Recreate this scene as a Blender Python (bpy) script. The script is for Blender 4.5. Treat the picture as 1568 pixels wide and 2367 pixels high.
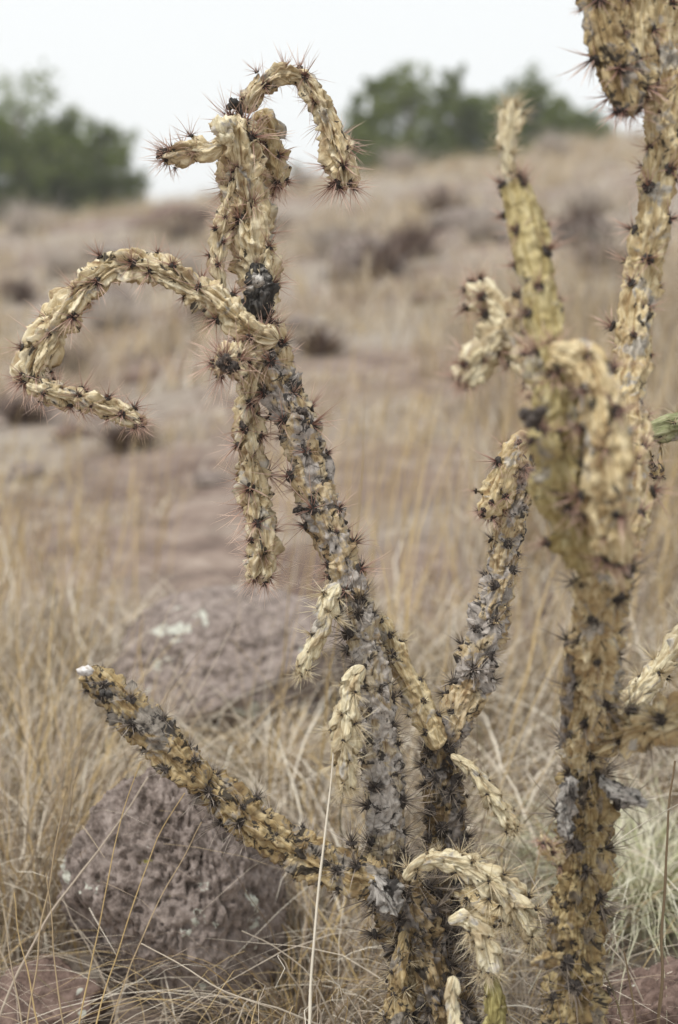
import bpy, math, random
import numpy as np
from mathutils import Vector, Quaternion, Matrix

for o in list(bpy.data.objects):
    bpy.data.objects.remove(o)
SC = bpy.context.scene
COL = SC.collection
rad = math.radians

# ------------------------------------------------------------------ camera
CAM_H = 0.72
PITCH = rad(-6.0)
FOCUS = 1.29
cam_d = bpy.data.cameras.new('camera')
cam = bpy.data.objects.new('camera', cam_d)
COL.objects.link(cam)
cam.location = (0, 0, CAM_H)
cam.rotation_euler = (math.pi / 2 + PITCH, 0, 0)
cam_d.sensor_fit = 'VERTICAL'
cam_d.sensor_height = 36
cam_d.lens = 50
cam_d.clip_start = 0.02
cam_d.clip_end = 2000
cam_d.dof.use_dof = True
cam_d.dof.focus_distance = FOCUS
cam_d.dof.aperture_fstop = 3.6
SC.camera = cam
SC.render.resolution_x = 678
SC.render.resolution_y = 1024

# ------------------------------------------------------------------ sky and sun (overcast)
SUN_EL, SUN_AZ = rad(58), rad(-35)
W = bpy.data.worlds.new('World')
SC.world = W
W.use_nodes = True
nt = W.node_tree
nt.nodes.clear()
sky = nt.nodes.new('ShaderNodeTexSky')
sky.sky_type = 'NISHITA'
sky.sun_disc = False
sky.sun_elevation = SUN_EL
sky.sun_rotation = SUN_AZ
sky.air_density = 1.5
sky.dust_density = 5.0
sc_ = nt.nodes.new('ShaderNodeMix'); sc_.data_type = 'RGBA'; sc_.blend_type = 'MULTIPLY'
sc_.inputs[0].default_value = 1.0
sc_.inputs[7].default_value = (0.1, 0.1, 0.1, 1)
nt.links.new(sky.outputs[0], sc_.inputs[6])
mx = nt.nodes.new('ShaderNodeMix'); mx.data_type = 'RGBA'
mx.inputs[0].default_value = 0.95
mx.inputs[7].default_value = (0.60, 0.615, 0.62, 1)     # closed cloud layer
nt.links.new(sc_.outputs[2], mx.inputs[6])
bg = nt.nodes.new('ShaderNodeBackground')
bg.inputs[1].default_value = 1.0
nt.links.new(mx.outputs[2], bg.inputs[0])
wo = nt.nodes.new('ShaderNodeOutputWorld')
nt.links.new(bg.outputs[0], wo.inputs[0])

sl = bpy.data.lights.new('sun', 'SUN')
sl.energy = 1.5
sl.angle = rad(12)
sl.color = (1.0, 0.97, 0.92)
sun = bpy.data.objects.new('sun', sl)
COL.objects.link(sun)
sdir = Vector((math.sin(SUN_AZ) * math.cos(SUN_EL), -0.55 * math.cos(SUN_EL), math.sin(SUN_EL)))
sun.rotation_euler = sdir.to_track_quat('Z', 'Y').to_euler()
sun.location = (0, 0, 20)
SC.view_settings.view_transform = 'Standard'
SC.view_settings.look = 'None'
SC.view_settings.gamma = 1.0
SC.view_settings.exposure = 0.76
SC.view_settings.use_curve_mapping = False

# ------------------------------------------------------------------ helpers
RNG = np.random.default_rng(7)
random.seed(7)
FW = np.array([0, math.cos(PITCH), math.sin(PITCH)])
UP = np.array([0, -math.sin(PITCH), math.cos(PITCH)])
RT = np.array([1.0, 0, 0])
CAMP = np.array([0, 0, CAM_H])
PW, PH = 1568.0, 2367.0            # layout units (photo measured on a 1568 x 2367 grid)
def pxs(d): return 0.72 * d / PH   # metres per layout unit at depth d
def at(X, Y, d): return CAMP + FW * d + RT * (X - PW / 2) * pxs(d) - UP * (Y - PH / 2) * pxs(d)

_T = np.random.default_rng(99).random(65536) * 2 - 1
def vnoise(p):
    p = np.asarray(p, float)
    i = np.floor(p).astype(np.int64); f = p - i
    f = f * f * f * (f * (f * 6 - 15) + 10)
    r = 0
    for dx in (0, 1):
        wx = f[..., 0] if dx else 1 - f[..., 0]
        for dy in (0, 1):
            wy = f[..., 1] if dy else 1 - f[..., 1]
            for dz in (0, 1):
                wz = f[..., 2] if dz else 1 - f[..., 2]
                h = ((i[..., 0] + dx) * 73856093) ^ ((i[..., 1] + dy) * 19349663) ^ ((i[..., 2] + dz) * 83492791)
                h = (h ^ (h >> 13)) & 65535
                r = r + wx * wy * wz * _T[h]
    return r
def fbm(p, o=4):
    p = np.asarray(p, float); a, s, t = 1.0, 0, 0
    for k in range(o):
        s = s + a * vnoise(p * (2.03 ** k) + 17.3 * k); t += a; a *= 0.5
    return s / t
def smooth(a, b, x):
    t = np.clip((x - a) / (b - a), 0, 1); return t * t * (3 - 2 * t)

def mesh_np(name, V, F, mats, smooth_=True, attrs=None, fmat=None):
    """F: (n,3) or (n,4) int array"""
    V = np.asarray(V, np.float32); F = np.asarray(F, np.int32)
    me = bpy.data.meshes.new(name)
    me.vertices.add(len(V)); me.vertices.foreach_set('co', V.ravel())
    n, k = F.shape
    me.loops.add(n * k); me.loops.foreach_set('vertex_index', F.ravel())
    me.polygons.add(n)
    me.polygons.foreach_set('loop_start', np.arange(0, n * k, k, dtype=np.int32))
    me.polygons.foreach_set('loop_total', np.full(n, k, np.int32))
    me.polygons.foreach_set('use_smooth', np.full(n, smooth_, bool))
    for m in mats: me.materials.append(m)
    if fmat is not None: me.polygons.foreach_set('material_index', np.asarray(fmat, np.int32))
    if attrs:
        for an, av in attrs.items():
            av = np.asarray(av, np.float32)
            if av.ndim == 1:
                me.attributes.new(an, 'FLOAT', 'POINT').data.foreach_set('value', av)
            else:
                me.attributes.new(an, 'FLOAT_VECTOR', 'POINT').data.foreach_set('vector', av.ravel())
    me.update(); me.validate()
    return me
def link(name, me, parent=None, loc=(0, 0, 0), rot=None):
    o = bpy.data.objects.new(name, me); COL.objects.link(o)
    if parent: o.parent = parent
    o.location = loc
    if rot is not None:
        o.rotation_mode = 'QUATERNION'; o.rotation_quaternion = rot
    return o
def tag(o, label=None, cat=None, group=None, kind=None):
    if label: o['label'] = label
    if cat: o['category'] = cat
    if group: o['group'] = group
    if kind: o['kind'] = kind
    return o

# ------------------------------------------------------------------ materials
def new_mat(name, rough=0.85):
    m = bpy.data.materials.new(name); m.use_nodes = True
    n = m.node_tree; b = n.nodes['Principled BSDF']
    b.inputs['Roughness'].default_value = rough
    b.inputs['Specular IOR Level'].default_value = 0.25
    return m, n, b
def attr(n, name):
    a = n.nodes.new('ShaderNodeAttribute'); a.attribute_name = name; return a
def noise_n(n, vec, scale, detail=4, rough=0.6, dist=0.0, stretch=None):
    if stretch:
        mp = n.nodes.new('ShaderNodeMapping'); mp.inputs['Scale'].default_value = stretch
        n.links.new(vec, mp.inputs[0]); vec = mp.outputs[0]
    t = n.nodes.new('ShaderNodeTexNoise')
    t.inputs['Scale'].default_value = scale; t.inputs['Detail'].default_value = detail
    t.inputs['Roughness'].default_value = rough; t.inputs['Distortion'].default_value = dist
    n.links.new(vec, t.inputs['Vector']); return t.outputs[0]
def ramp(n, fac, stops, interp='LINEAR'):
    r = n.nodes.new('ShaderNodeValToRGB'); e = r.color_ramp.elements
    r.color_ramp.interpolation = interp
    while len(e) < len(stops): e.new(0.5)
    for k, (p, c) in enumerate(stops):
        e[k].position = p
        e[k].color = (c, c, c, 1) if isinstance(c, (int, float)) else (c[0], c[1], c[2], 1)
    n.links.new(fac, r.inputs[0]); return r.outputs[0]
def mix(n, fac, a, b, mode='MIX'):
    m = n.nodes.new('ShaderNodeMix'); m.data_type = 'RGBA'; m.blend_type = mode
    if isinstance(fac, (int, float)): m.inputs[0].default_value = fac
    else: n.links.new(fac, m.inputs[0])
    for s, v in ((6, a), (7, b)):
        if isinstance(v, tuple): m.inputs[s].default_value = (v[0], v[1], v[2], 1)
        else: n.links.new(v, m.inputs[s])
    return m.outputs[2]
def bump(n, b, h, strength=0.5, dist=0.002):
    bp = n.nodes.new('ShaderNodeBump'); bp.inputs['Strength'].default_value = strength
    bp.inputs['Distance'].default_value = dist
    n.links.new(h, bp.inputs['Height']); n.links.new(bp.outputs[0], b.inputs['Normal'])

def skin_mat(name, c1, c2, c3, grey=0.0, black=0.0, greycol=(0.41, 0.37, 0.335), crack=0.0, seed=0.0):
    """dried cactus skin; 'suv' = straightened stem space in metres (z runs along the stem)"""
    m, n, b = new_mat(name, 0.82)
    v = attr(n, 'suv').outputs['Vector']
    fib = noise_n(n, v, 1, 5, 0.65, 0.4, (260, 260, 45))
    big = noise_n(n, v, 60 , 3, 0.6, 0.3)
    mid = noise_n(n, v, 170, 4, 0.65, 0.5)
    col = ramp(n, fib, [(0.34, c3), (0.46, c1), (0.62, c2)])
    col = mix(n, ramp(n, big, [(0.47, 0.0), (0.66, 0.75)]), col, c3)
    if grey > 0:
        gm = ramp(n, noise_n(n, v, 42 + seed, 5, 0.62, 0.6), [(0.62 - grey * 0.22, 0.0), (0.68 - grey * 0.22, 1.0)])
        gc = ramp(n, mid, [(0.30, tuple(x * 0.45 for x in greycol)), (0.5, greycol), (0.7, tuple(min(1, x * 1.45) for x in greycol))])
        col = mix(n, gm, col, gc)
    if black > 0:
        bm = ramp(n, noise_n(n, v, 75 + seed, 6, 0.7, 0.8), [(0.66 - black * 0.2, 0.0), (0.70 - black * 0.2, 0.92)])
        col = mix(n, bm, col, (0.030, 0.026, 0.024))
    if crack > 0:
        vo = n.nodes.new('ShaderNodeTexVoronoi'); vo.feature = 'DISTANCE_TO_EDGE'
        mp = n.nodes.new('ShaderNodeMapping'); mp.inputs['Scale'].default_value = (26, 26, 60)
        nz = n.nodes.new('ShaderNodeTexNoise'); nz.inputs['Scale'].default_value = 90; nz.inputs['Detail'].default_value = 4
        n.links.new(v, nz.inputs['Vector'])
        wv = n.nodes.new('ShaderNodeVectorMath'); wv.operation = 'MULTIPLY_ADD'
        wv.inputs[1].default_value = (.014, .014, .014)
        n.links.new(nz.outputs['Color'], wv.inputs[0]); n.links.new(v, wv.inputs[2])
        n.links.new(wv.outputs[0], mp.inputs[0]); n.links.new(mp.outputs[0], vo.inputs['Vector']); vo.inputs['Scale'].default_value = 1
        cm = mix(n, ramp(n, noise_n(n, v, 48, 3, .6), [(.47, 0.), (.56, 1.)]), (0, 0, 0), ramp(n, vo.outputs['Distance'], [(0.0, crack), (0.05, 0.0)]))
        col = mix(n, cm, col, (0.035, 0.03, 0.028))
    n.links.new(col, b.inputs['Base Color'])
    hh = mix(n, 0.5, fib, mid)
    bump(n, b, hh, 0.8, 0.004)
    return m

M = {}
M['paper'] = skin_mat('dry_papery_skin', (0.62, 0.505, 0.305), (0.86, 0.765, 0.555), (0.26, 0.17, 0.09), grey=0.16, black=0.34, greycol=(0.46, 0.42, 0.36))
M['pale'] = skin_mat('bleached_papery_skin', (0.66, 0.57, 0.37), (0.86, 0.79, 0.59), (0.38, 0.28, 0.16), grey=0.15, black=0.14, greycol=(0.50, 0.46, 0.40))
M['weather'] = skin_mat('weathered_grey_skin', (0.52, 0.40, 0.23), (0.68, 0.57, 0.39), (0.24, 0.155, 0.08), grey=0.62, black=0.52, crack=0.8)
M['grey'] = skin_mat('grey_cracked_skin', (0.44, 0.36, 0.23), (0.58, 0.50, 0.37), (0.22, 0.15, 0.085), grey=0.80, black=0.52, crack=0.9, greycol=(0.41, 0.37, 0.33))
M['trunk'] = skin_mat('dark_trunk_skin', (0.25, 0.175, 0.085), (0.38, 0.30, 0.18), (0.11, 0.072, 0.04), grey=0.55, black=0.64, greycol=(0.22, 0.195, 0.175))
M['ochre'] = skin_mat('ochre_dry_skin', (0.38, 0.275, 0.13), (0.56, 0.45, 0.265), (0.15, 0.095, 0.045), grey=0.45, black=0.58, greycol=(0.25, 0.22, 0.185))
M['btrunk'] = skin_mat('ochre_trunk_skin', (0.33, 0.24, 0.11), (0.47, 0.38, 0.21), (0.13, 0.083, 0.04), grey=0.36, black=0.52, greycol=(0.24, 0.20, 0.15))
M['tan'] = skin_mat('tan_dry_skin', (0.57, 0.45, 0.25), (0.74, 0.63, 0.41), (0.30, 0.195, 0.09), grey=0.30, black=0.34, greycol=(0.44, 0.40, 0.34))
M['olive'] = skin_mat('olive_dry_skin', (0.45, 0.365, 0.17), (0.57, 0.49, 0.28), (0.25, 0.185, 0.07), grey=0.25, black=0.34, greycol=(0.38, 0.34, 0.27))
M['green'] = skin_mat('green_living_skin', (0.25, 0.265, 0.13), (0.42, 0.41, 0.25), (0.14, 0.14, 0.07), grey=0.2, black=0.36)
M['mossy'] = skin_mat('yellow_green_skin', (0.36, 0.31, 0.12), (0.52, 0.46, 0.22), (0.20, 0.165, 0.06), grey=0.0, black=0.22)
M['lichen'] = skin_mat('lichen_grey_skin', (0.36, 0.33, 0.30), (0.60, 0.57, 0.52), (0.11, 0.10, 0.09), grey=0.1, black=0.66)
M['char'] = skin_mat('blackened_skin', (0.055, 0.05, 0.046), (0.12, 0.11, 0.10), (0.02, 0.018, 0.016), grey=0.36, black=0.2, greycol=(0.42, 0.395, 0.36))

def spine_mat(name, base, tip):
    m, n, b = new_mat(name, 0.5)
    t = attr(n, 't').outputs['Fac']
    n.links.new(ramp(n, t, [(0.05, base), (0.9, tip)]), b.inputs['Base Color'])
    return m
M['sp_red'] = spine_mat('red_spine', (0.27, 0.13, 0.10), (0.72, 0.54, 0.43))
M['sp_pale'] = spine_mat('straw_spine', (0.44, 0.34, 0.20), (0.68, 0.60, 0.43))
M['sp_dark'] = spine_mat('dark_spine', (0.075, 0.06, 0.05), (0.42, 0.35, 0.28))
M['sp_grey'] = spine_mat('grey_spine', (0.15, 0.12, 0.10), (0.52, 0.45, 0.38))
mm, n_, b_ = new_mat('areole_wool', 0.95)
geo = n_.nodes.new('ShaderNodeNewGeometry')
n_.links.new(ramp(n_, noise_n(n_, geo.outputs['Position'], 500, 3), [(0.3, (0.022, 0.018, 0.016)), (0.75, (0.10, 0.085, 0.075))]), b_.inputs['Base Color'])
M['areole'] = mm
mm, n_, b_ = new_mat('black_gall', 0.7)
geo = n_.nodes.new('ShaderNodeNewGeometry')
n_.links.new(ramp(n_, noise_n(n_, geo.outputs['Position'], 420, 4), [(0.38, (0.022, 0.018, 0.016)), (0.62, (0.13, 0.105, 0.09))]), b_.inputs['Base Color'])
M['gall'] = mm
mm, n_, b_ = new_mat('white_pith', 0.9)
geo = n_.nodes.new('ShaderNodeNewGeometry')
n_.links.new(ramp(n_, noise_n(n_, geo.outputs['Position'], 300, 4), [(0.3, (0.40, 0.35, 0.31)), (0.6, (0.74, 0.72, 0.70))]), b_.inputs['Base Color'])
M['pith'] = mm

# ------------------------------------------------------------------ terrain
def terrain(x, y):
    x = np.asarray(x, float); y = np.asarray(y, float)
    yc = 26.0
    k = 2.5
    over = k * np.logaddexp(0, (y - yc) / k)
    h = 0.172 * (y - over - 1.3) - 0.10 * np.minimum(over, 60)
    xs = 40 * np.tanh(x / 40)
    h = h + 0.14 * xs * smooth(0.6, 7, y) * (1 - smooth(60, 200, y))
    p = np.stack([x, y, np.zeros_like(x)], -1)
    h = h + 0.022 * fbm(p * 2.2, 3) + 0.16 * smooth(5, 11, y) * fbm(p * 0.33 + 5.1, 3) + 0.05 * smooth(3, 6, y) * fbm(p * 0.9 + 9, 3)
    return h

def sinhgrid(a, b, n, c, s):
    lo, hi = np.arcsinh((a - c) / s), np.arcsinh((b - c) / s)
    return c + s * np.sinh(np.linspace(lo, hi, n))
gx = sinhgrid(-60, 60, 221, 0, 1.2)
gy = sinhgrid(-40, 90, 301, 1.8, 1.2)
GX, GY = np.meshgrid(gx, gy)
GZ = terrain(GX, GY)
V = np.stack([GX, GY, GZ], -1).reshape(-1, 3)
nx, ny = len(gx), len(gy)
ii = (np.arange(ny - 1)[:, None] * nx + np.arange(nx - 1)[None]).ravel()
F = np.stack([ii, ii + 1, ii + nx + 1, ii + nx], -1)
gm, n_, b_ = new_mat('dry_hillside_earth', 0.95)
geo = n_.nodes.new('ShaderNodeNewGeometry'); P_ = geo.outputs['Position']
earth = ramp(n_, noise_n(n_, P_, 9, 5, 0.65), [(0.3, (0.13, 0.095, 0.08)), (0.5, (0.26, 0.195, 0.16)), (0.7, (0.42, 0.34, 0.285))])
litter = ramp(n_, noise_n(n_, P_, 30, 4, 0.7), [(0.3, (0.19, 0.155, 0.125)), (0.5, (0.34, 0.29, 0.24)), (0.7, (0.50, 0.45, 0.38))])
pat = ramp(n_, noise_n(n_, P_, 0.75, 5, 0.62, 0.3), [(0.42, 0.0), (0.56, 1.0)])
g = mix(n_, pat, earth, litter)
dk = ramp(n_, noise_n(n_, P_, 1.7, 5, 0.65, 0.3), [(0.54, 0.0), (0.64, 0.8)])
g = mix(n_, dk, g, (0.14, 0.095, 0.08))
n_.links.new(g, b_.inputs['Base Color'])
bump(n_, b_, noise_n(n_, P_, 40, 5, 0.7), 0.8, 0.02)
ground = link('ground', mesh_np('ground', V, F, [gm]))
tag(ground, 'dry earth hillside rising behind the cacti', 'ground', kind='structure')

# ------------------------------------------------------------------ cactus building
KIND = dict(
    #          skin      spines     L     amp  wrk  dense spn_len pad  n
    paper=  dict(m='paper', sp='sp_red', flat=.13, L=.040, amp=.54, wr=.30, du=.18, sl=.025, pad=.0042, shift=.30),
    pale=   dict(flat=.10, m='pale', sp='sp_pale', L=.021, amp=.58, wr=.18, du=.23, sl=.022, pad=.0026, shift=.38),
    weather=dict(pk=.6, fw=1.3, cu=26, m='weather', sp='sp_red', L=.030, amp=.26, wr=.20, du=.20, sl=.023, pad=.0048, shift=.10),
    grey=   dict(pk=.4, fw=1.5, cu=22, m='grey', sp='sp_dark', L=.030, amp=.18, wr=.16, du=.18, sl=.024, pad=.0052, shift=.05),
    trunk=  dict(pk=.4, fw=1.6, cu=20, m='trunk', sp='sp_dark', L=.026, amp=.20, wr=.18, du=.14, sl=.026, pad=.0056, shift=.05),
    ochre=  dict(pk=.4, fw=1.6, cu=18, m='ochre', sp='sp_grey', L=.030, amp=.32, wr=.20, du=.18, sl=.021, pad=.0048, shift=.12),
    tan=    dict(pk=.5, fw=1.5, cu=24, m='tan', sp='sp_red', L=.042, amp=.30, wr=.18, du=.21, sl=.021, pad=.0048, shift=.12),
    olive=  dict(pk=.5, fw=1.5, m='olive', sp='sp_red', L=.036, amp=.14, wr=.13, du=.24, sl=.020, pad=.0048, shift=.05),
    green=  dict(m='green', sp='sp_pale', L=.026, amp=.30, wr=.04, du=.22, sl=.024, pad=.0022, shift=.05),
    mossy=  dict(m='mossy', sp='sp_pale', L=.021, amp=.44, wr=.15, du=.22, sl=.016, pad=.002, shift=.25),
    lichen= dict(m='lichen', sp=None, L=.018, amp=.45, wr=.38, du=.22, sl=0, pad=0, shift=.2),
    char=   dict(m='char', sp=None, L=.016, amp=.30, wr=.30, du=.20, sl=0, pad=0, shift=.1),
)

def resample(pts, ds):
    """Catmull-Rom through (x,y,z,r), resampled evenly"""
    P = np.array(pts, float)
    P = np.vstack([2 * P[0] - P[1], P, 2 * P[-1] - P[-2]])
    out = []
    for i in range(1, len(P) - 2):
        t = np.linspace(0, 1, 40, endpoint=False)[:, None]
        p0, p1, p2, p3 = P[i - 1], P[i], P[i + 1], P[i + 2]
        out.append(.5 * ((2 * p1) + (-p0 + p2) * t + (2 * p0 - 5 * p1 + 4 * p2 - p3) * t ** 2 + (-p0 + 3 * p1 - 3 * p2 + p3) * t ** 3))
    out.append(P[-2][None]); Q = np.vstack(out)
    s = np.concatenate([[0], np.cumsum(np.linalg.norm(np.diff(Q[:, :3], axis=0), axis=1))])
    n = max(12, int(s[-1] / ds) + 1)
    u = np.linspace(0, s[-1], n)
    return np.stack([np.interp(u, s, Q[:, k]) for k in range(4)], -1), u

def frames(C):
    T = np.gradient(C, axis=0); T /= np.linalg.norm(T, axis=1)[:, None] + 1e-12
    N = np.zeros_like(T)
    a = np.array([0, -1.0, 0.15]); a = a - T[0] * a.dot(T[0]); N[0] = a / np.linalg.norm(a)
    for i in range(1, len(T)):
        v = N[i - 1] - T[i] * N[i - 1].dot(T[i]); N[i] = v / np.linalg.norm(v)
    return T, N, np.cross(T, N)

# --- spine cluster meshes: radiating spines on a dark woolly pad
def ico_pad(r, seed):
    t = (1 + 5 ** .5) / 2
    v = np.array([[-1, t, 0], [1, t, 0], [-1, -t, 0], [1, -t, 0], [0, -1, t], [0, 1, t], [0, -1, -t], [0, 1, -t], [t, 0, -1], [t, 0, 1], [-t, 0, -1], [-t, 0, 1]], float)
    v /= np.linalg.norm(v[0])
    f = np.array([[0, 11, 5], [0, 5, 1], [0, 1, 7], [0, 7, 10], [0, 10, 11], [1, 5, 9], [5, 11, 4], [11, 10, 2], [10, 7, 6], [7, 1, 8], [3, 9, 4], [3, 4, 2], [3, 2, 6], [3, 6, 8], [3, 8, 9], [4, 9, 5], [2, 4, 11], [6, 2, 10], [8, 6, 7], [9, 8, 1]])
    g = np.random.default_rng(seed)
    v = v * (r * g.uniform(.7, 1.25, (12, 1))) * np.array([1, 1, .42])
    return v, f
def cluster_geo(sl, pad, n, seed):
    g = np.random.default_rng(seed)
    Vs, Fs, ts, fm = [], [], [], []
    v, f = ico_pad(pad, seed)
    Vs.append(v); Fs.append(f); ts.append(np.zeros(12)); fm += [1] * len(f); k = 12
    for j in range(n + 12):
        short = j >= n
        ph = g.uniform(0, 6.283); el = g.uniform(.12, 1.45) if j > 2 else g.uniform(.9, 1.5)
        L = sl * g.uniform(.3, 1.3) if not short else pad * g.uniform(.9, 1.9)
        d = np.array([math.cos(ph) * math.cos(el), math.sin(ph) * math.cos(el), math.sin(el)])
        a = np.cross(d, [0.3, 0.5, 0.8]); a /= np.linalg.norm(a); b = np.cross(d, a)
        r = g.uniform(.00022, .00040)
        base = d * pad * .3
        bend = g.normal(0, .05, 3) * L
        ring = lambda c, rr: [c + rr * (math.cos(q) * a + math.sin(q) * b) for q in (0, 2.094, 4.189)]
        Vs.append(np.array(ring(base, r) + ring(base + d * L * .55 + bend * .6, r * .75) + [base + d * L + bend * 0.2]))
        Fs.append(np.array([[0, 1, 4], [0, 4, 3], [1, 2, 5], [1, 5, 4], [2, 0, 3], [2, 3, 5], [3, 4, 6], [4, 5, 6], [5, 3, 6]]) + k)
        ts.append(np.array([0, 0, 0, .6, .6, .6, 1])); fm += [1 if short else 0] * 9; k += 7
    return np.vstack(Vs), np.vstack(Fs), np.concatenate(ts), np.array(fm)
CL = {}
def clusters(kind, K):
    key = (kind, K['sp'], K['sl'], K['pad'])
    if key in CL: return CL[key]
    out = []
    for s in range(7):
        nsp = random.randint(17, 25) if kind in ('trunk', 'grey', 'paper', 'pale') else random.randint(12, 18)
        V_, F_, t_, fm = cluster_geo(K['sl'], K['pad'], nsp, s * 31 + hash_s(kind))
        out.append((V_, F_, t_, fm, mesh_np('spine_cluster', V_, F_, [M[K['sp']], M['areole']], False, {'t': t_}, fm), K['sp']))
    CL[key] = out
    return out
def hash_s(s): return sum(ord(c) * (i + 1) for i, c in enumerate(s))

SEG_ID = [0]
PENDING = {}      # cactus -> list of (score, stem object, origin, cluster data)
def joint(root, name, kind, pts, label=None, seed=None, tipcap=0.9, basecap=0.5, spines=1.0, **ov):
    """one cactus joint: pts = (X, Y, depth, radius in layout units)"""
    K = dict(KIND[kind]); K.update(ov)
    SEG_ID[0] += 1
    sd = SEG_ID[0] * 7.77
    g = np.random.default_rng(SEG_ID[0] + 100)
    W3 = [list(at(x, y, d)) + [r * pxs(d)] for x, y, d, r in pts]
    Q, u = resample(W3, .00125)
    # small natural wobble of the axis
    C = Q[:, :3].copy(); R0 = Q[:, 3]
    C += .0022 * np.stack([vnoise(np.stack([u * 30, 0 * u + k * 3.1, 0 * u + sd], -1)) for k in range(3)], -1)
    T, N, B = frames(C)
    Ltot = u[-1]
    nth = int(np.clip(2 * math.pi * R0.max() / .0017, 28, 96))
    th = np.linspace(0, 2 * math.pi, nth, endpoint=False)
    U, TH = np.meshgrid(u, th, indexing='ij'); Rm = np.repeat(R0[:, None], nth, 1)
    Ls = K['L'] * (.75 + .25 * np.clip(R0.mean() / .016, .4, 1.5))
    du = Ls * K['du']
    nt_ = int((Ltot + Ls * .7) / du)
    ui = np.arange(nt_) * du + du * .5
    ti = (np.arange(nt_) * 2.39996 + g.normal(0, .13, nt_) + g.uniform(0, 6.28)) % (2 * math.pi)
    ui = ui + g.normal(0, .10 * Ls, nt_)
    hi = g.uniform(.62, 1.12, nt_)
    H = np.zeros_like(U)
    cs = np.stack([np.cos(TH) * Rm, np.sin(TH) * Rm, U], -1)
    rag = .16 * Ls * fbm(cs * 240 + sd, 2)
    skew = .18 * fbm(cs * 90 + sd + 40, 2)
    wi = 2 * math.pi / 4.7
    dmin = np.full_like(U, 9.); phi = np.zeros_like(U)
    for k in range(nt_):
        a = (U - ui[k] + rag) / Ls
        dv = (TH - ti[k] + math.pi) % (2 * math.pi) - math.pi
        bq = (dv + skew) / (wi * .55)
        dy = U - ui[k] - .07 * Ls; dx = dv * Rm; dd2 = dx * dx + dy * dy * .7; near = dd2 < dmin; dmin = np.where(near, dd2, dmin); phi = np.where(near, np.arctan2(dx, dy) + k * 1.7, phi)
        pr = np.where(a <= 0, np.clip(a + 1.05, 0, 2) ** 1.15, np.exp(-(np.clip(a, 0, 9) / .10) ** 2) * 1.05)
        pr = np.where(a < -1.05, 0, pr)
        qq = .35 * np.clip(1 - bq * bq, 0, 1) ** .75 + .65 * np.clip(1 - np.abs(bq), 0, 1) ** .9
        H = np.maximum(H, pr * qq * hi[k])
    # wrinkles: sharp folds running mostly along the joint
    fl = np.stack([np.cos(TH) * Rm * 150, np.sin(TH) * Rm * 150, U * 13], -1) + sd
    warp = .35 * fbm(cs * 70 + sd + 13, 2)
    rdg = lambda n, k: np.clip(1 - np.abs(n) * k, 0, 1) ** 1.7
    w1 = rdg(fbm(fl + warp[..., None], 2), 3.0)
    w2 = rdg(fbm(np.stack([np.cos(TH) * Rm * 260, np.sin(TH) * Rm * 260, U * 55], -1) + sd + 9 + warp[..., None], 2), 3.0)
    dent = fbm(cs * 55 + sd + 70, 2)
    amp = K['amp']
    rel = (1 - amp) + amp * H * 1.05 + K['wr'] * (w1 * .95 * K.get('fw', 1) + w2 * .45 - .45) * (.5 + .8 * H) + .15 * K.get('pk', 1) * dent
    dm = np.sqrt(dmin)
    fold = np.cos(7 * phi + 4 * dent) * np.exp(-((dm - .30 * Ls) / (.22 * Ls)) ** 2)
    pocket = np.exp(-(dm / (.15 * Ls)) ** 2)
    fine = fbm(cs * 420 + sd + 31, 2)
    crn = rdg(fbm(np.stack([cs[..., 0] * 95, cs[..., 1] * 95, U * K.get('cu', 34)], -1) + sd + 55 + warp[..., None], 2), 2.6)            # crumpled paper creases, both ways
    rel = rel + K['wr'] * (.42 * fold + 1.0 * (crn - .40)) - (.12 + .34 * amp) * K.get('pk', 1) * pocket + .05 * fine
    rel = rel * (1 + K.get('flat', .05) * np.cos(2 * TH + 5 * vnoise(np.stack([U * 14, 0 * U + sd, 0 * U], -1))))
    rel = np.clip(rel, .22, 1.45)
    # closed, rounded ends
    db = np.clip(u / (R0[0] * basecap + 1e-6), 0, 1); dt = np.clip((Ltot - u) / (R0[-1] * tipcap + 1e-6), 0, 1)
    cap = np.sqrt(np.clip(1 - (1 - db) ** 2, 0.0004, 1)) * np.sqrt(np.clip(1 - (1 - dt) ** 2, 0.0004, 1))
    rel = rel * cap[:, None]
    rr = Rm * rel
    D = np.cos(TH)[..., None] * N[:, None] + np.sin(TH)[..., None] * B[:, None]
    shift = K['shift'] * Ls * np.clip(H, 0, 1.1) ** 2 * cap[:, None]
    Vv = C[:, None] + D * rr[..., None] + T[:, None] * shift[..., None]
    p0 = C[0].copy()
    nr = len(u)
    i0 = (np.arange(nr - 1)[:, None] * nth + np.arange(nth)[None]); i1 = (np.arange(nr - 1)[:, None] * nth + (np.arange(nth)[None] + 1) % nth)
    Fq = np.stack([i0, i1, i1 + nth, i0 + nth], -1).reshape(-1, 4)
    suv = np.stack([np.cos(TH) * R0.mean(), np.sin(TH) * R0.mean(), U], -1).reshape(-1, 3) + g.uniform(0, 5, 3)
    me = mesh_np(name, Vv.reshape(-1, 3) - p0, Fq, [M[K['m']]], True, {'suv': suv})
    o = link(name, me, root, p0 - np.array(root.location))
    if label: o['label'] = label
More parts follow.
